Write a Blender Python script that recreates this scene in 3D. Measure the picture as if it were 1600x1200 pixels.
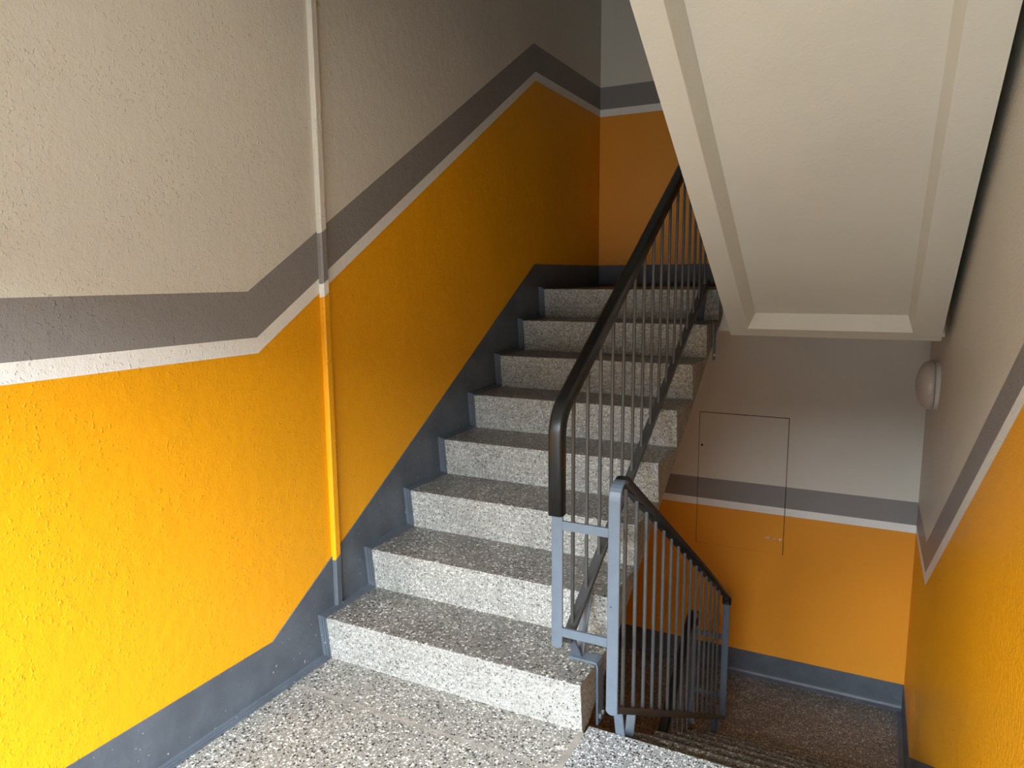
import bpy, bmesh, math, random
from mathutils import Vector, Matrix

for o in list(bpy.data.objects):
    bpy.data.objects.remove(o)
S = bpy.context.scene
COL = S.collection

# ------------------------------------------------------------------ camera
CAM = Vector((1.807, -1.9334, 1.4288))
YAW, PITCH, ROLL, FPX = -0.4705, -0.1478, -0.0070, 1118.2
fwd = Vector((math.sin(YAW) * math.cos(PITCH), math.cos(YAW) * math.cos(PITCH), math.sin(PITCH)))
rt = fwd.cross(Vector((0, 0, 1))).normalized()
up = rt.cross(fwd)
rt, up = rt * math.cos(ROLL) + up * math.sin(ROLL), -rt * math.sin(ROLL) + up * math.cos(ROLL)
cd = bpy.data.cameras.new('camera')
cam = bpy.data.objects.new('camera', cd)
COL.objects.link(cam)
cd.sensor_fit = 'HORIZONTAL'
cd.sensor_width = 36.0
cd.lens = FPX / 1600 * 36.0
cd.clip_start = 0.02
m3 = Matrix((rt, up, -fwd)).transposed()
cam.matrix_world = Matrix.Translation(CAM) @ m3.to_4x4()
S.camera = cam

# ------------------------------------------------------------------ view, world, daylight
S.view_settings.view_transform = 'Standard'
S.view_settings.look = 'None'
S.view_settings.gamma = 1.0
S.view_settings.use_curve_mapping = False
S.view_settings.exposure = 0.42

W = bpy.data.worlds.new('world')
S.world = W
W.use_nodes = True
bg = W.node_tree.nodes['Background']
bg.inputs['Strength'].default_value = 0.62
# overcast sky; bright glow below the horizon added to lift soffit and upper walls
tcn = W.node_tree.nodes.new('ShaderNodeTexCoord')
sxyz = W.node_tree.nodes.new('ShaderNodeSeparateXYZ')
wr = W.node_tree.nodes.new('ShaderNodeValToRGB')
W.node_tree.links.new(tcn.outputs['Generated'], sxyz.inputs[0])
mp = W.node_tree.nodes.new('ShaderNodeMapRange')
mp.inputs['From Min'].default_value = -1.0
W.node_tree.links.new(sxyz.outputs['Z'], mp.inputs['Value'])
W.node_tree.links.new(mp.outputs['Result'], wr.inputs['Fac'])
wr.color_ramp.elements[0].position = 0.46
wr.color_ramp.elements[0].color = (6.2, 6.4, 6.4, 1)
wr.color_ramp.elements[1].position = 0.54
wr.color_ramp.elements[1].color = (1.3, 1.5, 1.7, 1)
W.node_tree.links.new(wr.outputs['Color'], bg.inputs['Color'])

def area(name, loc, target, sx, sy, power, col, portal=False):
    l = bpy.data.lights.new(name, 'AREA')
    l.shape = 'RECTANGLE'
    l.size, l.size_y = sx, sy
    l.energy = power
    l.color = col
    if portal:
        l.cycles.is_portal = True
    o = bpy.data.objects.new(name, l)
    COL.objects.link(o)
    o.location = loc
    o.rotation_euler = (Vector(target) - Vector(loc)).to_track_quat('-Z', 'Y').to_euler()
    return o

YN = -2.50                 # inner face of the wall behind the camera
WX0, WX1, WZ0, WZ1 = 0.12, 1.99, 0.12, 1.90
area('sky_light', (1.5, -5.6, 3.4), (0.9, YN, 0.9), 5.5, 1.9, 2950, (0.84, 0.93, 1.0))
area('window_portal', ((WX0 + WX1) / 2, YN - 0.30, (WZ0 + WZ1) / 2), ((WX0 + WX1) / 2, 0, (WZ0 + WZ1) / 2),
     WX1 - WX0, WZ1 - WZ0, 1, (1, 1, 1), True)

# ------------------------------------------------------------------ dimensions
RISE, RUN, SPL = 0.17, 0.2826, 0.020
YB = 3.01          # far wall
XR = 2.1085        # right wall
WA = 1.0545        # right edge of the left flights
WB = 1.13          # left edge of the right flights
FL = 8 * RISE      # 1.36
YE = 0.065         # nosing of the near landing at the right flight
SLAB = 0.23
XS = 0.035         # painted margin along the left wall

# ------------------------------------------------------------------ materials
def new_mat(name):
    m = bpy.data.materials.new(name)
    m.use_nodes = True
    nt = m.node_tree
    b = nt.nodes['Principled BSDF']
    return m, nt, b

def lk(nt, a, b):
    nt.links.new(a, b)

def coords(nt):
    g = nt.nodes.new('ShaderNodeNewGeometry')
    return g.outputs['Position']

def noise(nt, vec, scale, detail=2.0, rough=0.5):
    n = nt.nodes.new('ShaderNodeTexNoise')
    n.inputs['Scale'].default_value = scale
    n.inputs['Detail'].default_value = detail
    n.inputs['Roughness'].default_value = rough
    lk(nt, vec, n.inputs['Vector'])
    return n.outputs['Fac']

def ramp(nt, fac, stops, interp='LINEAR'):
    r = nt.nodes.new('ShaderNodeValToRGB')
    r.color_ramp.interpolation = interp
    e = r.color_ramp.elements
    while len(e) > 1:
        e.remove(e[-1])
    for i, (p, c) in enumerate(stops):
        if i == 0:
            e[0].position = p
            el = e[0]
        else:
            el = e.new(p)
        el.color = (c[0], c[1], c[2], 1) if isinstance(c, (tuple, list)) else (c, c, c, 1)
    lk(nt, fac, r.inputs['Fac'])
    return r.outputs['Color']

def math_n(nt, op, a, b):
    n = nt.nodes.new('ShaderNodeMath')
    n.operation = op
    for i, v in enumerate((a, b)):
        if isinstance(v, (int, float)):
            n.inputs[i].default_value = v
        else:
            lk(nt, v, n.inputs[i])
    return n.outputs[0]

def mix(nt, fac, a, b, blend='MIX'):
    n = nt.nodes.new('ShaderNodeMix')
    n.data_type = 'RGBA'
    n.blend_type = blend
    for s, v in ((n.inputs[0], fac), (n.inputs[6], a), (n.inputs[7], b)):
        if isinstance(v, (int, float)):
            s.default_value = v
        elif isinstance(v, tuple):
            s.default_value = (v[0], v[1], v[2], 1)
        else:
            lk(nt, v, s)
    return n.outputs[2]

def bump(nt, b, h, dist, strength=1.0):
    n = nt.nodes.new('ShaderNodeBump')
    n.inputs['Distance'].default_value = dist
    n.inputs['Strength'].default_value = strength
    lk(nt, h, n.inputs['Height'])
    lk(nt, n.outputs['Normal'], b.inputs['Normal'])

def wall_paint(name, col, rough=0.5, lump=1.0, fine=1.0, spec=0.35):
    """painted woodchip / plaster: fine grain plus sparse raised lumps"""
    m, nt, b = new_mat(name)
    p = coords(nt)
    big = noise(nt, p, 1.7, 3)
    c = mix(nt, ramp(nt, big, [(0.3, 0.0), (0.7, 1.0)]), tuple(x * 0.95 for x in col), tuple(min(1, x * 1.03) for x in col))
    lk(nt, c, b.inputs['Base Color'])
    b.inputs['Roughness'].default_value = rough
    b.inputs['Specular IOR Level'].default_value = spec
    f = noise(nt, p, 170, 3, 0.6)
    g = noise(nt, p, 85, 2, 0.55)
    lumps = ramp(nt, g, [(0.575, 0.0), (0.70, 1.0)])
    patch = ramp(nt, noise(nt, p, 7, 2), [(0.38, 0.2), (0.60, 1.0)])
    lum = math_n(nt, 'MULTIPLY', lumps, patch)
    h = math_n(nt, 'ADD', math_n(nt, 'MULTIPLY', f, 0.45 * fine), math_n(nt, 'MULTIPLY', lum, 0.5 * lump))
    h = math_n(nt, 'ADD', h, math_n(nt, 'MULTIPLY', noise(nt, p, 22, 2), 0.9 * min(1.0, 0.3 + lump)))
    if fine > 1.5:
        h = math_n(nt, 'ADD', h, math_n(nt, 'MULTIPLY', noise(nt, p, 75, 3, 0.6), 3.0))
    bump(nt, b, h, 0.0026)
    return m

BEIGE = (0.63, 0.595, 0.52)
BAND = (0.235, 0.220, 0.212)
WHITE = (0.78, 0.765, 0.73)
ORANGE = (0.80, 0.345, 0.002)
SKIRT = (0.070, 0.082, 0.100)
def paint_set(tag, lump, fine, rough):
    return [wall_paint('paint_beige_' + tag, BEIGE, rough, lump, fine),
            wall_paint('paint_grey_band_' + tag, BAND, rough, lump, fine),
            wall_paint('paint_white_stripe_' + tag, WHITE, rough, lump, fine),
            wall_paint('paint_orange_' + tag, ORANGE, rough, lump, fine)]
P_LEFT = paint_set('woodchip', 1.0, 0.7, 0.5)
P_BACK = paint_set('smooth', 0.12, 0.25, 0.5)
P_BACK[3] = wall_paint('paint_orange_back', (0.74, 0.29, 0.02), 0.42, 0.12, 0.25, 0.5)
P_RIGHT = paint_set('plaster', 0.6, 2.2, 0.36)
M_CONC = wall_paint('painted_concrete', (0.66, 0.65, 0.575), 0.55, 0.25, 0.3)

def skirt_mat():
    m, nt, b = new_mat('skirting_paint')
    p = coords(nt)
    c = mix(nt, ramp(nt, noise(nt, p, 9, 4), [(0.35, 0.0), (0.7, 1.0)]), SKIRT, tuple(x * 1.35 for x in SKIRT))
    dots = ramp(nt, noise(nt, p, 130, 0), [(0.86, 0.0), (0.88, 1.0)])
    c = mix(nt, dots, c, (0.5, 0.5, 0.5))
    lk(nt, c, b.inputs['Base Color'])
    b.inputs['Roughness'].default_value = 0.42
    bump(nt, b, noise(nt, p, 35, 3), 0.0015)
    return m
M_SKIRT = skirt_mat()

def terrazzo(name, base, white, dark, amount_w, amount_d, scale=120, rough=0.45, dirt=0.25):
    m, nt, b = new_mat(name)
    p = coords(nt)
    # warp so chips look angular and uneven
    def vor(sc):
        v = nt.nodes.new('ShaderNodeTexVoronoi')
        v.feature = 'F1'
        v.inputs['Scale'].default_value = sc
        v.inputs['Randomness'].default_value = 1.0
        lk(nt, p, v.inputs['Vector'])
        sep = nt.nodes.new('ShaderNodeSeparateColor')
        lk(nt, v.outputs['Color'], sep.inputs['Color'])
        return v, sep
    v, sep = vor(scale)
    v2, sep2 = vor(scale * 2.1)
    inside = ramp(nt, v.outputs['Distance'], [(0.42, 1.0), (0.52, 0.0)])
    inside2 = ramp(nt, v2.outputs['Distance'], [(0.40, 1.0), (0.52, 0.0)])
    isw = ramp(nt, sep.outputs[0], [(1 - amount_w - 0.01, 0.0), (1 - amount_w, 1.0)])
    isd = ramp(nt, sep.outputs[0], [(amount_d - 0.01, 1.0), (amount_d, 0.0)])
    isw2 = ramp(nt, sep2.outputs[1], [(1 - amount_w - 0.01, 0.0), (1 - amount_w, 1.0)])
    isd2 = ramp(nt, sep2.outputs[1], [(amount_d * 0.9 - 0.01, 1.0), (amount_d * 0.9, 0.0)])
    tone = mix(nt, sep2.outputs[0], tuple(x * 0.72 for x in base), tuple(min(1, x * 1.25) for x in base))
    c = mix(nt, math_n(nt, 'MULTIPLY', isw2, inside2), tone, white)
    c = mix(nt, math_n(nt, 'MULTIPLY', isd2, inside2), c, dark)
    c = mix(nt, math_n(nt, 'MULTIPLY', isw, inside), c, white)
    c = mix(nt, math_n(nt, 'MULTIPLY', isd, inside), c, dark)
    d = ramp(nt, noise(nt, p, 5, 4, 0.65), [(0.35, 1.0), (0.72, 1.0 - dirt)])
    c = mix(nt, 1.0, c, d, 'MULTIPLY')
    lk(nt, c, b.inputs['Base Color'])
    b.inputs['Roughness'].default_value = rough
    b.inputs['Specular IOR Level'].default_value = 0.4
    bump(nt, b, noise(nt, p, 260, 2), 0.0006)
    return m
M_RISER = terrazzo('terrazzo_riser', (0.275, 0.275, 0.253), (0.53, 0.53, 0.505), (0.085, 0.08, 0.072), 0.24, 0.13, 140)
M_TREAD = terrazzo('terrazzo_tread', (0.165, 0.157, 0.142), (0.56, 0.55, 0.51), (0.030, 0.028, 0.025), 0.16, 0.22, 100, 0.4, 0.35)
M_FLOOR = terrazzo('terrazzo_floor', (0.205, 0.197, 0.176), (0.56, 0.54, 0.50), (0.020, 0.019, 0.018), 0.20, 0.22, 115, 0.42, 0.15)
M_EDGE = terrazzo('terrazzo_edge_block', (0.20, 0.207, 0.205), (0.58, 0.59, 0.59), (0.022, 0.022, 0.024), 0.26, 0.26, 130, 0.42, 0.1)
M_SIDE = terrazzo('terrazzo_side', (0.24, 0.21, 0.17), (0.36, 0.33, 0.28), (0.10, 0.085, 0.07), 0.12, 0.12, 110, 0.6, 0.3)

def plain(name, col, rough=0.4, metallic=0.0, nscale=40, nb=0.0006, var=0.12, spec=0.5):
    m, nt, b = new_mat(name)
    p = coords(nt)
    c = mix(nt, ramp(nt, noise(nt, p, nscale * 0.5, 3), [(0.3, 0.0), (0.7, 1.0)]),
            tuple(x * (1 - var) for x in col), tuple(min(1, x * (1 + var)) for x in col))
    lk(nt, c, b.inputs['Base Color'])
    b.inputs['Roughness'].default_value = rough
    b.inputs['Metallic'].default_value = metallic
    b.inputs['Specular IOR Level'].default_value = spec
    if nb:
        bump(nt, b, noise(nt, p, nscale, 3), nb)
    return m
M_RAIL = plain('railing_grey_blue_enamel', (0.080, 0.103, 0.132), 0.45, 0, 60, 0.0004, 0.06)
M_BARS = plain('railing_dark_grey_enamel', (0.058, 0.062, 0.064), 0.45, 0, 60, 0.0004, 0.06)
M_PVC = plain('black_plastic_handrail', (0.008, 0.008, 0.008), 0.33, 0, 25, 0.0006, 0.2, 0.35)
M_MORTAR = plain('joint_mortar', (0.22, 0.20, 0.175), 0.7, 0, 30, 0.001, 0.2)
M_DARK = plain('dark_gap_shade', (0.012, 0.010, 0.008), 0.9)  # near-black standing in for the shade inside gaps and holes
M_BOLT = plain('zinc_bolt', (0.55, 0.56, 0.58), 0.3, 0.8)
M_CHIP = plain('bare_plaster_chip', (0.80, 0.45, 0.33), 0.7)
M_LAMPSHADE = plain('opal_lamp_shade', (0.50, 0.45, 0.42), 0.32, 0, 20, 0.0, 0.03)
M_LAMPBASE = plain('lamp_base_plastic', (0.62, 0.60, 0.56), 0.4, 0, 20, 0.0, 0.03)
M_FRAME = plain('window_frame_white', (0.7, 0.7, 0.68), 0.4)
m, nt, b = new_mat('window_glass')
b.inputs['Base Color'].default_value = (1, 1, 1, 1)
b.inputs['Roughness'].default_value = 0.0
tr = nt.nodes.new('ShaderNodeBsdfTransparent')
ms = nt.nodes.new('ShaderNodeMixShader')
ms.inputs[0].default_value = 0.08
gl = nt.nodes.new('ShaderNodeBsdfGlossy')
gl.inputs['Roughness'].default_value = 0.02
lk(nt, tr.outputs[0], ms.inputs[1])
lk(nt, gl.outputs[0], ms.inputs[2])
lk(nt, ms.outputs[0], nt.nodes['Material Output'].inputs['Surface'])
M_GLASS = m

# ------------------------------------------------------------------ helpers
def link(name, bm, mats, parent=None, smooth=False):
    me = bpy.data.meshes.new(name)
    bm.to_mesh(me)
    bm.free()
    for mt in (mats if isinstance(mats, (list, tuple)) else [mats]):
        me.materials.append(mt)
    if smooth:
        for f in me.polygons:
            f.use_smooth = True
    o = bpy.data.objects.new(name, me)
    COL.objects.link(o)
    if parent is not None:
        o.parent = parent
    return o

def tag(o, label=None, cat=None, group=None, kind=None):
    if label: o['label'] = label
    if cat: o['category'] = cat
    if group: o['group'] = group
    if kind: o['kind'] = kind
    return o

def empty(name, loc=(0, 0, 0)):
    o = bpy.data.objects.new(name, None)
    o.empty_display_size = 0.1
    COL.objects.link(o)
    o.location = loc
    return o

def world_child(o, parent):
    o.parent = parent
    o.matrix_parent_inverse = Matrix.Translation(parent.location).inverted()
    return o

def box(bm, x0, x1, y0, y1, z0, z1, mi=0):
    v = [bm.verts.new(p) for p in ((x0, y0, z0), (x1, y0, z0), (x1, y1, z0), (x0, y1, z0),
                                   (x0, y0, z1), (x1, y0, z1), (x1, y1, z1), (x0, y1, z1))]
    for f in ((0, 3, 2, 1), (4, 5, 6, 7), (0, 1, 5, 4), (1, 2, 6, 5), (2, 3, 7, 6), (3, 0, 4, 7)):
        fc = bm.faces.new([v[i] for i in f])
        fc.material_index = mi

def prism_x(bm, prof, x0, x1, mi=0):
    """closed (y, z) outline extruded along x"""
    a = [bm.verts.new((x0, y, z)) for y, z in prof]
    c = [bm.verts.new((x1, y, z)) for y, z in prof]
    fs = [bm.faces.new(a), bm.faces.new(list(reversed(c)))]
    n = len(prof)
    for i in range(n):
        j = (i + 1) % n
        fs.append(bm.faces.new((a[i], c[i], c[j], a[j])))
    for f in fs:
        f.material_index = mi
    return fs

def fix(bm):
    bmesh.ops.recalc_face_normals(bm, faces=bm.faces[:])

def fillet(path, radii, seg=8):
    out = []
    n = len(path)
    for i, p in enumerate(path):
        r = radii[i] if i < len(radii) else 0
        if i in (0, n - 1) or r <= 0:
            out.append(Vector(p))
            continue
        p = Vector(p); a = (Vector(path[i - 1]) - p).normalized(); c = (Vector(path[i + 1]) - p).normalized()
        ang = a.angle(c)
        d = r / math.tan(ang / 2)
        cen = p + (a + c).normalized() * (r / math.sin(ang / 2))
        s, e = p + a * d - cen, p + c * d - cen
        for k in range(seg + 1):
            t = k / seg
            v = (s.slerp(e, t)).normalized() * r
            out.append(cen + v)
    return out

def sweep_yz(bm, path, x, section, mi=0):
    """sweep a closed section [(dx, dn)] along a path in the plane x = const; dn is along the left normal of the path"""
    pts = [Vector((p[0], p[1])) for p in path]
    rings = []
    n = len(pts)
    for i, p in enumerate(pts):
        d1 = (p - pts[i - 1]).normalized() if i > 0 else None
        d2 = (pts[i + 1] - p).normalized() if i < n - 1 else None
        if d1 is None: d = d2; k = 1
        elif d2 is None: d = d1; k = 1
        else:
            d = (d1 + d2).normalized(); k = 1 / max(0.5, d.dot(d1))
        nrm = Vector((-d.y, d.x)) * k
        rings.append([bm.verts.new((x + sx, p.x + nrm.x * sn, p.y + nrm.y * sn)) for sx, sn in section])
    m = len(section)
    for i in range(n - 1):
        for j in range(m):
            k = (j + 1) % m
            bm.faces.new((rings[i][j], rings[i][k], rings[i + 1][k], rings[i + 1][j])).material_index = mi
    bm.faces.new(list(reversed(rings[0]))).material_index = mi
    bm.faces.new(rings[-1]).material_index = mi

def rect(w, t, c=0.0):
    h, v = w / 2, t / 2
    return [(-h, c - v), (h, c - v), (h, c + v), (-h, c + v)]

def rounded(w, t, c=0.0, n=5, r=None):
    r = r or min(w, t) * 0.45
    out = []
    for cx, cy, a0 in ((w / 2 - r, t / 2 - r, 0), (-w / 2 + r, t / 2 - r, 90), (-w / 2 + r, -t / 2 + r, 180), (w / 2 - r, -t / 2 + r, 270)):
        for k in range(n + 1):
            a = math.radians(a0 + 90 * k / n)
            out.append((cx + r * math.cos(a), c + cy + r * math.sin(a)))
    return out

def cyl(bm, a, b_, r, n=10, mi=0):
    a, b_ = Vector(a), Vector(b_)
    d = (b_ - a).normalized()
    t = Vector((1, 0, 0)) if abs(d.x) < 0.9 else Vector((0, 1, 0))
    u = d.cross(t).normalized(); w = d.cross(u)
    r1 = [bm.verts.new(a + (u * math.cos(6.28318 * k / n) + w * math.sin(6.28318 * k / n)) * r) for k in range(n)]
    r2 = [bm.verts.new(b_ + (u * math.cos(6.28318 * k / n) + w * math.sin(6.28318 * k / n)) * r) for k in range(n)]
    for k in range(n):
        j = (k + 1) % n
        bm.faces.new((r1[k], r1[j], r2[j], r2[k])).material_index = mi
    bm.faces.new(list(reversed(r1))).material_index = mi
    bm.faces.new(r2).material_index = mi

# ------------------------------------------------------------------ walls
# a painted wall is a strip of columns; in every column the paint borders run straight
def banded_wall(name, mapf, cols, thick, mats, kind='structure', holes=()):
    """cols: list of (s, [z0, z_skirt.. z_top]) with the same number of levels; mapf(s, z, depth) -> point"""
    bm = bmesh.new()
    grid = [[bm.verts.new(mapf(s, z, 0)) for z in zs] for s, zs, _ in cols]
    back = [[bm.verts.new(mapf(s, z, thick)) for z in zs] for s, zs, _ in cols]
    nz = len(cols[0][1])
    for i in range(len(cols) - 1):
        ml = cols[i][2]
        for j in range(nz - 1):
            if (i, j) in holes:
                for (a, b1), nb in ((((i, j), (i + 1, j)), (i, j - 1)), (((i + 1, j), (i + 1, j + 1)), (i + 1, j)),
                                    (((i + 1, j + 1), (i, j + 1)), (i, j + 1)), (((i, j + 1), (i, j)), (i - 1, j))):
                    if nb in holes:
                        continue
                    bm.faces.new((grid[a[0]][a[1]], grid[b1[0]][b1[1]], back[b1[0]][b1[1]], back[a[0]][a[1]])).material_index = 4  # hole sides coloured dark, the gap's shade as colour
                continue
            f = bm.faces.new((grid[i][j], grid[i + 1][j], grid[i + 1][j + 1], grid[i][j + 1]))
            f.material_index = ml[j]
            bm.faces.new((back[i][j], back[i][j + 1], back[i + 1][j + 1], back[i + 1][j]))
    n = len(cols) - 1
    for i in range(n):
        bm.faces.new((grid[i][0], back[i][0], back[i + 1][0], grid[i + 1][0]))
        bm.faces.new((grid[i][nz - 1], grid[i + 1][nz - 1], back[i + 1][nz - 1], back[i][nz - 1]))
    for j in range(nz - 1):
        bm.faces.new((grid[0][j], grid[0][j + 1], back[0][j + 1], back[0][j]))
        bm.faces.new((grid[n][j], back[n][j], back[n][j + 1], grid[n][j + 1]))
    fix(bm)
    o = link(name, bm, mats)
    return tag(o, kind=kind)

ZLO, ZHI = -3.0, 4.55
BM = [3, 2, 1, 0]       # orange, white, grey, beige from below
# left wall: level landing, sloping over the flight, level landing
kinks = [(YN, 1.188, 1.240, 1.392), (-0.235, 1.188, 1.240, 1.390), (1.930, 2.534, 2.582, 2.729), (YB, 2.534, 2.582, 2.728)]
kb, kc = (-0.25, 1.390), (1.918, 2.730)
def lerp(a, b_, t): return a + (b_ - a) * t
cols = []
for s in (YN, -0.25, -0.222, 1.918, 1.942, YB):
    def pl(pts):
        for (a, za), (c, zc) in zip(pts, pts[1:]):
            if s <= c + 1e-6:
                return lerp(za, zc, (s - a) / (c - a))
    w_ = pl([(YN, 1.188), (-0.220, 1.188), (1.942, 2.534), (YB, 2.534)])
    b_ = pl([(YN, 1.240), (-0.220, 1.240), (1.942, 2.582), (YB, 2.582)])
    t_ = pl([(YN, 1.390), (-0.250, 1.390), (1.918, 2.729), (YB, 2.728)])
    cols.append((s, [ZLO, w_, b_, t_, ZHI], BM))
banded_wall('wall_left', lambda s, z, d: (-d, s, z), cols, 0.2, P_LEFT)

# right wall
cols = []
for s in (YN, -0.17, -0.11, 2.061, 2.106, 2.180, YB):
    def pl(pts):
        for (a, za), (c, zc) in zip(pts, pts[1:]):
            if s <= c + 1e-6:
                return lerp(za, zc, (s - a) / (c - a))
    w_ = pl([(YN, 1.188), (-0.110, 1.188), (2.061, -0.125), (YB, -0.165)])
    b_ = pl([(YN, 1.240), (-0.110, 1.240), (2.106, -0.075), (YB, -0.114)])
    t_ = pl([(YN, 1.390), (-0.170, 1.390), (2.180, 0.062), (YB, 0.033)])
    cols.append((s, [ZLO, w_, b_, t_, ZHI], BM))
banded_wall('wall_right', lambda s, z, d: (XR + d, s, z), cols, 0.2, P_RIGHT)

# back wall with the hole of the access hatch in its lower part
HX0, HX1, HZ0, HZ1 = 0.757, 1.336, -0.442, 0.497
G = 0.0042
zs = [ZLO, HZ0 - G * 0.2, -0.166, -0.115, 0.033, HZ1 + G, 1.15, 2.533, 2.581, 2.729, ZHI]
mi = [3, 3, 2, 1, 0, 0, 3, 2, 1, 0]
cols = [(x, zs, mi) for x in (0.0, HX0 - G * 0.7, HX1 + G, XR)]
holes = {(1, j) for j in (1, 2, 3, 4)}
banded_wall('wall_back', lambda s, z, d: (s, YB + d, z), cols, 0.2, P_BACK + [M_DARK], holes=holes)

# wall behind the camera with the stair window
bm = bmesh.new()
xs = [-0.2, WX0, WX1, XR + 0.2]; zz = [ZLO, WZ0, WZ1, ZHI]
for i in range(3):
    for j in range(3):
        if (i, j) != (1, 1):
            box(bm, xs[i], xs[i + 1], YN - 0.25, YN, zz[j], zz[j + 1], 0)
fix(bm)
tag(link('wall_front', bm, P_LEFT), kind='structure')
win = tag(empty('window_1', ((WX0 + WX1) / 2, YN - 0.12, WZ0)), kind='structure')
bm = bmesh.new()
f_ = 0.05
box(bm, WX0, WX1, YN - 0.15, YN - 0.09, WZ0, WZ0 + f_)
box(bm, WX0, WX1, YN - 0.15, YN - 0.09, WZ1 - f_, WZ1)
box(bm, WX0, WX0 + f_, YN - 0.15, YN - 0.09, WZ0 + f_, WZ1 - f_)
box(bm, WX1 - f_, WX1, YN - 0.15, YN - 0.09, WZ0 + f_, WZ1 - f_)
xm = (WX0 + WX1) / 2
box(bm, xm - 0.03, xm + 0.03, YN - 0.15, YN - 0.09, WZ0 + f_, WZ1 - f_)
world_child(link('window_frame', bm, M_FRAME), win)
bm = bmesh.new()
box(bm, WX0 + f_, xm - 0.03, YN - 0.123, YN - 0.117, WZ0 + f_, WZ1 - f_)
box(bm, xm + 0.03, WX1 - f_, YN - 0.123, YN - 0.117, WZ0 + f_, WZ1 - f_)
world_child(link('pane', bm, M_GLASS), win)

bm = bmesh.new()
box(bm, -0.2, XR + 0.2, YN - 0.25, YB + 0.2, ZHI, ZHI + 0.15)
tag(link('ceiling', bm, M_CONC), kind='structure')

# ------------------------------------------------------------------ landings
bm = bmesh.new()
box(bm, 0, XR, YN, -0.187, -SLAB, 0.0, 0)
box(bm, 0, 1.043, -0.173, SPL, -SLAB, 0.0, 0)
tag(link('floor', bm, [M_FLOOR]), kind='structure')
bm = bmesh.new()
box(bm, 0, XR, -0.187, -0.173, -SLAB, -0.0008)
box(bm, 1.043, 1.063, -0.173, SPL, -SLAB, -0.0005)
tag(link('trim_1', bm, [M_MORTAR]), kind='structure')
for nm, z in (('floor.001', FL), ('floor.002', -FL)):
    bm = bmesh.new()
    box(bm, 0, XR, 2.10, YB, z - SLAB, z, 0)
    fix(bm)
    for f in bm.faces:
        if f.normal.z < 0.5: f.material_index = 1
    tag(link(nm, bm, [M_TREAD, M_CONC]), kind='structure')
for nm, z in (('floor.003', 2 * FL), ('floor.004', -2 * FL)):
    bm = bmesh.new()
    box(bm, 0, XR, YN, -0.10, z - SLAB, z, 0)
    fix(bm)
    for f in bm.faces:
        if f.normal.z < 0.5: f.material_index = 1
    tag(link(nm, bm, [M_TREAD, M_CONC]), kind='structure')

# ------------------------------------------------------------------ stair flights
def bevel_step(bm):
    es = [e for e in bm.edges if abs(e.calc_length()) > 0.15 and abs((e.verts[0].co - e.verts[1].co).normalized().x) > 0.9]
    es = [e for e in es if e.verts[0].co.z > max(v.co.z for v in bm.verts) - 1e-4]
    return es

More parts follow.
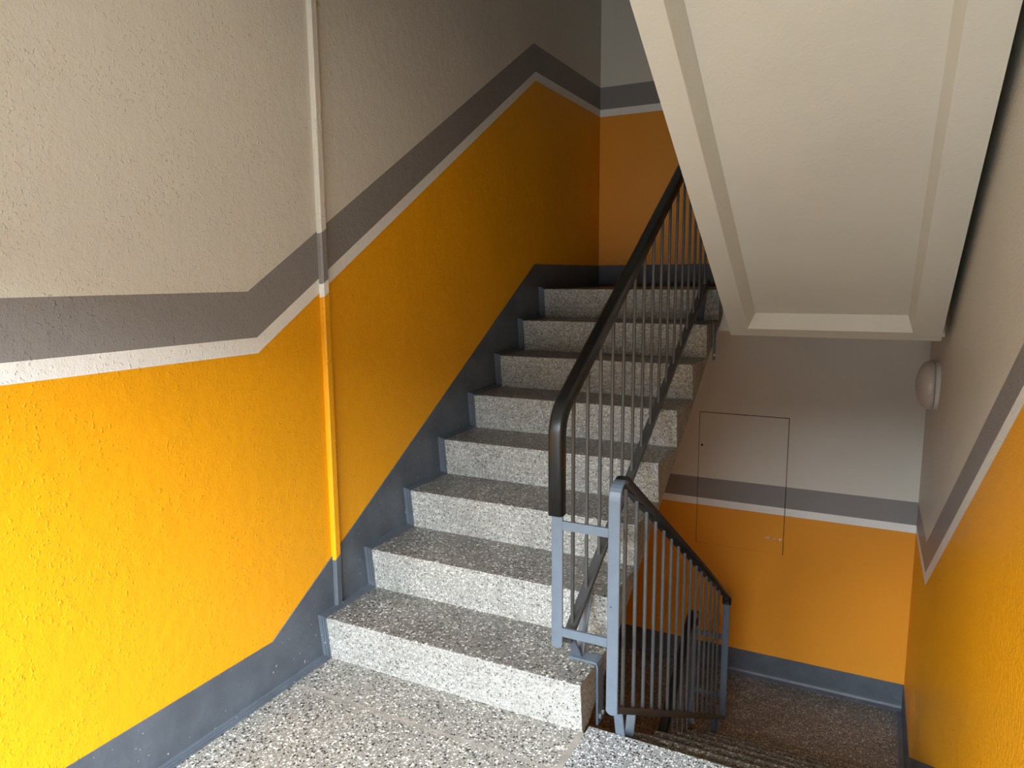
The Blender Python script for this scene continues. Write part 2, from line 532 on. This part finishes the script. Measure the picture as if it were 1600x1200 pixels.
def flight(name, x0, x1, y0, z0, sgn, label, cat='stairs', last=0.12, first_end=0.0, ribs=(0.1, 0.1), recess=True, mats=None, edge=False):
    """sgn=+1 climbs towards +y; y0 is the first nosing"""
    root = tag(empty(name, ((x0 + x1) / 2, y0, z0)), label, cat, 'flights of the staircase')
    mats = mats or [M_TREAD, M_RISER, M_SIDE]
    Y = lambda u: y0 + sgn * u
    for k in range(1, 9):
        u0 = RUN * (k - 1); zk = z0 + RISE * k; zb = zk - RISE
        u1 = u0 + RUN + SPL if k < 8 else u0 + last
        low = 0.033
        r = 0.005
        prof = [(u0 + r * 0.1, zk - r * 1.2), (u0 + 0.3 * r, zk - 0.4 * r), (u0 + r * 1.2, zk), (u1, zk), (u1, zk - low if k < 8 else zk - 0.15),
                (u0 + SPL + (0.02 if k == 8 else 0), zb - low if k > 1 else zb), (u0 + SPL, zb)]
        if k == 1:
            prof = [(u0 + r * 0.1, zk - r * 1.2), (u0 + 0.3 * r, zk - 0.4 * r), (u0 + r * 1.2, zk), (u1, zk), (u1, zk - low), (u0 + SPL + 0.055, zb), (u0 + SPL, zb)]
        bm = bmesh.new()
        prism_x(bm, [(Y(u), z) for u, z in prof], 1.063 if (k == 8 and edge) else x0, x1)
        fix(bm)
        for f in bm.faces:
            n = f.normal
            if abs(n.x) > 0.7: f.material_index = 2
            elif n.z > 0.6: f.material_index = 0
            elif n.y * sgn < -0.5 and n.z > -0.9: f.material_index = 1
            else: f.material_index = 2
        world_child(link('step', bm, mats), root)
    # underside: slab carried on two ribs with a sunk panel between them
    bm = bmesh.new()
    a, c = x0 + ribs[0], x1 - ribs[1]
    if sgn < 0 and x0 > 1.0: a, c = ribs[0], ribs[1]
    def low_z(u): return z0 - SLAB + 0.004 if u < 0.2136 else z0 - SLAB + 0.004 + (u - 0.2136) * RISE / RUN
    top = lambda u: z0 + (u - SPL) * RISE / RUN - 0.036
    uend = 7 * RUN + 0.06
    us = [0.2136, uend]
    outer = [(0.085, z0 - SLAB), (0.2136, z0 - SLAB), (uend, z0 - SLAB + (uend - 0.2136) * RISE / RUN), (uend, top(uend)), (0.085, top(0.085))]
    if not recess:
        prism_x(bm, [(Y(u), z) for u, z in outer], a, c)
    else:
        rw = 0.09; rw2 = 0.115
        prism_x(bm, [(Y(u), z) for u, z in outer], a, a + rw)
        prism_x(bm, [(Y(u), z) for u, z in outer], c - rw2, c)
        # ends
        ua, ub = 0.2136 + 0.065, uend - 0.02
        zl = lambda u: z0 - SLAB + max(0, (u - 0.2136)) * RISE / RUN
        prism_x(bm, [(Y(u), z) for u, z in [(0.085, zl(0.085)), (0.2136, zl(0.2136)), (ua, zl(ua)), (ua + 0.005, top(ua)), (0.085, top(0.085))]], a + rw, c - rw2)
        prism_x(bm, [(Y(u), z) for u, z in [(ub, zl(ub)), (uend, zl(uend)), (uend, top(uend)), (ub, top(ub))]], a + rw, c - rw2)
        dep = 0.078
        prism_x(bm, [(Y(u), z) for u, z in [(ua, zl(ua) + dep), (ub, zl(ub) + dep), (ub, top(ub)), (ua, top(ua))]], a + rw, c - rw2)
        # splayed cheeks of the sunk panel
        for xe, dx in ((a + rw, 0.034), (c - rw2, -0.024)):
            vs = []
            for u in (ua, ub):
                vs += [bm.verts.new((xe, Y(u), zl(u))), bm.verts.new((xe, Y(u), zl(u) + dep)), bm.verts.new((xe + dx, Y(u), zl(u) + dep))]
            for f in ((0, 1, 2), (3, 5, 4), (0, 2, 5, 3), (0, 3, 4, 1), (1, 4, 5, 2)):
                bm.faces.new([vs[i] for i in f])
    fix(bm)
    world_child(link('underside', bm, [M_CONC]), root)
    return root

A = flight('stair_flight', XS, WA, 0.0, 0.0, +1, 'speckled terrazzo stair flight climbing along the orange left wall', ribs=(0.08, 0.095))
B = flight('stair_flight', WB, XR - 0.03, YE + 7 * RUN, -FL, -1, 'dark terrazzo stair flight descending beside the right wall to the lower landing',
           ribs=(WB + 0.06, XR - 0.06), last=0.238, edge=True)
C = flight('stair_flight', XS, WA, 0.0, -2 * FL, +1, 'dark flight of steps leading down below the lower landing, behind the lower railing', ribs=(0.08, 0.095))
D = flight('stair_flight', 1.10, 2.076, 2.0436, FL, -1, 'white painted underside of the stair flight overhead with a sunk panel',
           ribs=(1.150, 2.074), last=0.165)
# the part of the near landing that forms the top step of the descending flight is bluish and coarse
for ch in B.children:
    if ch.name.startswith('step') and max((ch.matrix_parent_inverse @ v.co).z + B.location.z for v in ch.data.vertices) > -0.01:
        ch.data.materials[0] = M_EDGE

# ------------------------------------------------------------------ skirtings
def strip_x(bm, prof, x0, x1): prism_x(bm, prof, x0, x1)
def saw(y0, z0, sgn, n, lift):
    pts = []
    for k in range(1, n + 1):
        u0 = RUN * (k - 1) - lift
        pts.append((y0 + sgn * (u0 + SPL), z0 + RISE * (k - 1) + lift))
        pts.append((y0 + sgn * u0, z0 + RISE * k + lift))
    return pts

bm = bmesh.new()
prof = [(YN, -0.01), (YN, 0.175), (-0.236, 0.180), (1.920, 1.506), (YB, 1.508), (YB, 1.35), (2.1, 1.10), (0.3, -0.01)]
prism_x(bm, prof, 0.0, 0.004)
# painted margin that follows the steps, rounded towards the terrazzo
for w, l in ((0.020, 0.011), (0.029, 0.008), (XS, 0.004)):
    sp = [(YN, l if l > 0.005 else 0.004)] + saw(0.0, 0.0, 1, 8, l)
    sp = sp + [(YB, FL + l), (YB, FL - 0.05), (1.9, FL - 0.25), (0.10, -0.01), (YN, -0.01)]
    prism_x(bm, sp, 0.0, w)
fix(bm)
tag(link('baseboard_left', bm, [M_SKIRT]), kind='structure')
bm = bmesh.new()
box(bm, 0.0, XR, YB - 0.004, YB, FL - 0.01, 1.510)
prism_x(bm, [(YB - 0.034, FL - 0.01), (YB - 0.034, FL + 0.003), (YB - 0.026, FL + 0.007), (YB - 0.012, FL + 0.015), (YB - 0.006, FL + 0.030), (YB - 0.004, FL + 0.045), (YB - 0.004, FL - 0.01)], 0, XR)
fix(bm)
tag(link('baseboard_back', bm, [M_SKIRT]), kind='structure')
bm = bmesh.new()
box(bm, 0.0, XR, YB - 0.004, YB, -FL - 0.01, -1.183)
prism_x(bm, [(YB - 0.034, -FL - 0.01), (YB - 0.034, -FL + 0.003), (YB - 0.026, -FL + 0.007), (YB - 0.012, -FL + 0.015), (YB - 0.006, -FL + 0.030), (YB - 0.004, -FL + 0.045), (YB - 0.004, -FL - 0.01)], 0, XR)
fix(bm)
tag(link('baseboard_back.001', bm, [M_SKIRT]), kind='structure')
bm = bmesh.new()
prism_x(bm, [(YB, -1.37), (YB, -1.183), (2.155, -1.137), (0.02, 0.175), (YN, 0.175), (YN, -0.01), (-0.1, -0.01), (2.0, -1.37)], XR - 0.004, XR)
sp = [(YB, -FL + 0.004)] + saw(YE + 7 * RUN, -FL, -1, 8, 0.004) + [(YN, 0.004), (YN, -0.01), (0.0, -0.02), (0.10, -0.25), (1.93, -FL - 0.01), (YB, -FL - 0.01)]
prism_x(bm, sp, XR - 0.032, XR)
fix(bm)
tag(link('baseboard_right', bm, [M_SKIRT]), kind='structure')

# ------------------------------------------------------------------ cable duct on the left wall
bm = bmesh.new()
y0, y1, t0 = 0.084, 0.117, 0.019
zz = [(0.1775, 0), (0.372, 1), (1.372, 2), (1.420, 3), (1.600, 4), (ZHI, None)]
prof = [(0.0, y0), (t0 - 0.006, y0), (t0, y0 + 0.005), (t0, y1 - 0.004), (t0 - 0.003, y1), (0.0, y1)]
ringz = []
for z, _ in zz:
    sl = 0.61 if 0.3 < z < 2 else 0
    ringz.append([bm.verts.new((x, y, z + (y - 0.10) * sl)) for x, y in prof])
for i in range(len(zz) - 1):
    for j in range(len(prof)):
        k = (j + 1) % len(prof)
        bm.faces.new((ringz[i][j], ringz[i][k], ringz[i + 1][k], ringz[i + 1][j])).material_index = zz[i][1]
bm.faces.new(ringz[0]); bm.faces.new(ringz[-1])
fix(bm)
tag(link('cable_duct', bm, [M_SKIRT, P_LEFT[3], P_LEFT[2], P_LEFT[1], P_LEFT[0]]),
    'slim vertical cable duct painted over in the wall colours, ending on the first step', 'cable duct')

# ------------------------------------------------------------------ railings
RW, RT = 0.037, 0.009
GRP = 'stair railings'
def bolt(bm, c, axis, r=0.008, l=0.008):
    c = Vector(c); a = Vector(axis)
    cyl(bm, c, c + a * l, r, 6)

def foot(root, x, yf, zf, tops, side, xe, zlow):
    """flat-bar V standing on a strap that folds over the end of the step"""
    bm = bmesh.new()
    sx = 0.006
    prof_x0 = x - 0.028 * side
    xo = xe + 0.005 * side
    pts = [(prof_x0, zf + 0.004), (xo - 0.014 * side, zf + 0.004), (xo - 0.004 * side, zf + 0.001), (xo, zf - 0.010), (xo + 0.002 * side, zlow)]
    w = 0.026
    ring = []
    for i, (px, pz) in enumerate(pts):
        if i == 0: d = Vector((side, 0))
        else: d = (Vector(pts[i]) - Vector(pts[i - 1])).normalized()
        if 0 < i < len(pts) - 1:
            d = (d + (Vector(pts[i + 1]) - Vector(pts[i])).normalized()).normalized()
        n = Vector((-d.y, d.x)) * side
        ring.append([bm.verts.new((px + n.x * s, yf + q, pz + n.y * s)) for q, s in ((-w, -0.0035), (w, -0.0035), (w, 0.0035), (-w, 0.0035))])
    for i in range(len(ring) - 1):
        for j in range(4):
            k = (j + 1) % 4
            bm.faces.new((ring[i][j], ring[i][k], ring[i + 1][k], ring[i + 1][j]))
    bm.faces.new(ring[0]); bm.faces.new(ring[-1])
    fix(bm)
    st = world_child(link('foot_strap', bm, M_RAIL), root)
    for (ty, tz) in tops:
        bm = bmesh.new()
        sweep_yz(bm, [(yf + (0.006 if ty > yf else -0.006), zf + 0.005), (ty, tz)], x, rounded(0.031, 0.009, 0, 2, 0.003))
        fix(bm)
        world_child(link('foot_leg', bm, M_RAIL), root)
    for q in (-0.013, 0.013):
        bm = bmesh.new()
        bolt(bm, (xo + 0.004 * side, yf + q, zlow + 0.028), (side, 0, 0), 0.008, 0.009)
        fix(bm)
        b_ = link('bolt', bm, M_BOLT)
        b_.parent = st
        b_['label'] = 'bare zinc bolt'

def railing(label, x, ribbon_path, radii, bottom, bals, pvc, pvc_r, topfn, botfn, bar_r=0.0063, pt=0.030):
    p0 = ribbon_path[0]
    root = tag(empty('stair_railing', (x, p0[0], p0[1])), label, 'railing', GRP)
    path = fillet(ribbon_path, radii)
    bm = bmesh.new()
    sweep_yz(bm, path, x, rounded(RW, RT, 0, 2, 0.003))
    fix(bm)
    world_child(link('frame_bar', bm, M_RAIL), root)
    bm = bmesh.new()
    sweep_yz(bm, bottom, x, rounded(0.034, 0.020, 0, 2, 0.003))
    fix(bm)
    world_child(link('bottom_rail', bm, M_BARS), root)
    bm = bmesh.new()
    sweep_yz(bm, fillet(pvc, pvc_r), x, rounded(0.048, pt, 0.004 if pvc[0][0] <= pvc[-1][0] else -0.004, 5, 0.013))
    fix(bm)
    world_child(link('handrail', bm, M_PVC, smooth=True), root)
    for y in bals:
        bm = bmesh.new()
        cyl(bm, (x, y, botfn(y)), (x, y, topfn(y)), bar_r, 10)
        fix(bm)
        world_child(link('baluster', bm, M_BARS, smooth=False), root)
    return root

# railing of the climbing flight
XU = 0.985
tu = lambda y: 1.020 + 0.620 * (y + 0.02)
bu = lambda y: 0.300 + 0.583 * (y - 0.09)
yend = 2.02
U = railing('tall grey railing with black handrail on the climbing left flight', XU,
            [(-0.02, 0.31), (-0.02, tu(-0.02)), (yend, tu(yend))], [0, 0.11], [(0.052, bu(0.052)), (1.985, bu(1.985))],
            [0.104 + 0.1225 * k for k in range(16)],
            [(-0.02, 0.722), (-0.02, tu(-0.02)), (yend - 0.01, tu(yend - 0.01))], [0, 0.11], tu, bu, pt=0.044)
def rounded_end(root, x, y, z, w, up_=-1):
    bm = bmesh.new()
    n = 10
    a = [bm.verts.new((x + w / 2 * math.cos(math.pi * k / n), y - RT / 2, z + up_ * w * 0.5 * math.sin(math.pi * k / n))) for k in range(n + 1)]
    c = [bm.verts.new((v.co.x, y + RT / 2, v.co.z)) for v in a]
    bm.faces.new(a); bm.faces.new(list(reversed(c)))
    for k in range(n):
        bm.faces.new((a[k], c[k], c[k + 1], a[k + 1]))
    bm.faces.new((a[n], c[n], c[0], a[0]))
    fix(bm)
    world_child(link('bar_tip', bm, M_RAIL), root)
rounded_end(U, XU, -0.02, 0.31, RW)
foot(U, XU, 0.163, RISE, [(0.075, bu(0.075)), (0.262, bu(0.262))], 1, WA, -0.045)
foot(U, XU, 1.860, 7 * RISE, [(1.770, bu(1.770)), (1.955, bu(1.955))], 1, WA, 7 * RISE - 0.195)

# railing of the descending flight
XD = 1.165
td = lambda y: 0.868 - 0.610 * (y + 0.02)
bd = lambda y: 0.100 - 0.606 * (y - 0.036)
DN = railing('short grey railing with black handrail on the descending right flight', XD,
             [(-0.02, 0.135), (-0.02, td(-0.02)), (1.925, td(1.925)), (1.925, -1.04)], [0, 0.045, 0.035], [(-0.012, bd(-0.012)), (1.925, bd(1.925))],
             [0.084 + 0.1145 * k for k in range(15)],
             [(0.050, td(0.050)), (1.93, td(1.93)), (1.93, td(1.93) - 0.045)], [0, 0.03], td, bd)
rounded_end(DN, XD, -0.02, 0.135, RW)
foot(DN, XD, 0.120, -RISE, [(0.040, bd(0.040)), (0.185, bd(0.185))], -1, WB, -RISE - 0.20)
foot(DN, XD, 1.690, -6 * RISE, [(1.615, bd(1.615)), (1.775, bd(1.775))], -1, WB, -6 * RISE - 0.20)
# bars joining the two end posts across the well
for z0_, z1_ in ((0.675, 0.703), (0.333, 0.361)):
    bm = bmesh.new()
    box(bm, XU + RW / 2 - 0.001, XD - RW / 2 + 0.001, -0.0245, -0.0155, z0_, z1_)
    world_child(link('connecting_bar', bm, M_RAIL), DN)
bm = bmesh.new()
cyl(bm, (XD - 0.006, -0.0252, 0.462), (XD - 0.006, -0.0243, 0.462), 0.0022, 8)
world_child(link('screw_hole', bm, M_DARK), DN)

# railing of the flight below, its head shows behind the descending railing
XL = 0.990
YL = 1.925
tl = lambda y: -0.405 - 0.62 * (YL - y)
bl = lambda y: -1.16 - 0.60 * (YL - y)
LW = railing('dark railing of the flight further down, seen through the bars of the short railing', XL,
             [(YL, -1.13), (YL, tl(YL)), (0.1, tl(0.1))], [0, 0.06], [(YL - 0.01, bl(YL)), (0.12, bl(0.12))],
             [YL - 0.105 - 0.1145 * k for k in range(15)],
             [(YL, tl(YL) - 0.04), (YL, tl(YL)), (0.12, tl(0.12))], [0, 0.055], tl, bl, pt=0.044)
for z0_, z1_ in ((-0.575, -0.547), (-0.925, -0.897)):
    bm = bmesh.new()
    box(bm, XL + RW / 2 - 0.001, XD - RW / 2 + 0.001, YL - 0.0045, YL + 0.0045, z0_, z1_)
    world_child(link('connecting_bar', bm, M_RAIL), LW)
foot(LW, XL, 1.80, -FL - RISE, [(1.74, bl(1.74)), (1.88, bl(1.88))], 1, WA, -FL - RISE - 0.2)

# ------------------------------------------------------------------ access hatch in the back wall
H = tag(empty('access_hatch', ((HX0 + HX1) / 2, YB, HZ0)), 'flush access hatch painted into the lower back wall, crossed by the grey stripe', 'hatch')
bm = bmesh.new()
zs = [HZ0, -0.166, -0.115, 0.033, HZ1]
for i, mi_ in enumerate((3, 2, 1, 0)):
    box(bm, HX0, HX1, YB + 0.0002, YB + 0.022, zs[i], zs[i + 1], mi_)
bmesh.ops.recalc_face_normals(bm, faces=bm.faces[:])
for f in bm.faces:
    if f.normal.y > -0.5: f.material_index = 4  # edges of the hatch dark too, gap shade put into their colour
world_child(link('hatch_panel', bm, P_BACK + [M_DARK]), H)
bm = bmesh.new()
box(bm, HX0 - 0.01, HX1 + 0.01, YB + 0.14, YB + 0.15, HZ0 - 0.01, HZ1 + 0.01)
tag(link('gap_shade_backing', bm, M_DARK), kind='structure')  # dark sheet added behind the hatch so its gap reads as shade
for px, pz in ((0.777, 0.265), (0.778, -0.212)):
    bm = bmesh.new()
    cyl(bm, (px, YB - 0.003, pz), (px, YB + 0.004, pz), 0.0075 if pz > 0 else 0.006, 12)
    world_child(link('hatch_lock', bm, M_DARK if pz > 0 else P_BACK[3]), H)
random.seed(4)
for cx, cz, w, h in ((1.245, -0.337, 0.030, 0.009), (1.270, -0.337, 0.022, 0.004), (1.318, -0.337, 0.013, 0.011)):
    bm = bmesh.new()
    pts = [(cx + w * math.cos(a) * random.uniform(0.7, 1.1), cz + h * math.sin(a) * random.uniform(0.7, 1.1)) for a in [k * 0.5236 for k in range(12)]]
    v = [bm.verts.new((x, YB - 0.0008, z)) for x, z in pts]
    v2 = [bm.verts.new((x, YB + 0.0006, z)) for x, z in pts]
    bm.faces.new(v)
    for k in range(12):
        bm.faces.new((v[k], v[(k + 1) % 12], v2[(k + 1) % 12], v2[k]))
    fix(bm)
    c_ = world_child(link('paint_chip', bm, M_CHIP), H)
    c_['label'] = 'pale pink chip where the orange paint has flaked off'

# ------------------------------------------------------------------ round lamp on the right wall
LY, LZ, LR = 2.25, 0.872, 0.127
L_ = tag(empty('wall_lamp', (XR, LY, LZ)), 'round unlit opal dome lamp on the right wall beside the overhead flight', 'lamp')
def lathe(prof, n=40):
    bm = bmesh.new()
    rings = []
    for r, h in prof:
        if r < 1e-5:
            rings.append([bm.verts.new((XR - h, LY, LZ))])
        else:
            rings.append([bm.verts.new((XR - h, LY + r * math.cos(6.283185 * k / n), LZ + r * math.sin(6.283185 * k / n))) for k in range(n)])
    for i in range(len(rings) - 1):
        a, c = rings[i], rings[i + 1]
        for k in range(n):
            j = (k + 1) % n
            if len(c) == 1: bm.faces.new((a[k], a[j], c[0]))
            elif len(a) == 1: bm.faces.new((a[0], c[j], c[k]))
            else: bm.faces.new((a[k], a[j], c[j], c[k]))
    fix(bm)
    return bm
world_child(link('lamp_base', lathe([(0, 0), (0.122, 0.0), (0.124, 0.018), (0.116, 0.022), (0, 0.022)]), M_LAMPBASE, smooth=False), L_)
dome = [(LR * 0.97, 0.022), (LR, 0.026), (LR, 0.038)]
for k in range(1, 12):
    a = math.radians(90 * k / 11)
    dome.append((LR * math.cos(a) * 0.985 if k < 11 else 0, 0.040 + 0.062 * math.sin(a)))
world_child(link('lamp_shade', lathe([(0, 0.022)] + dome), M_LAMPSHADE, smooth=True), L_)
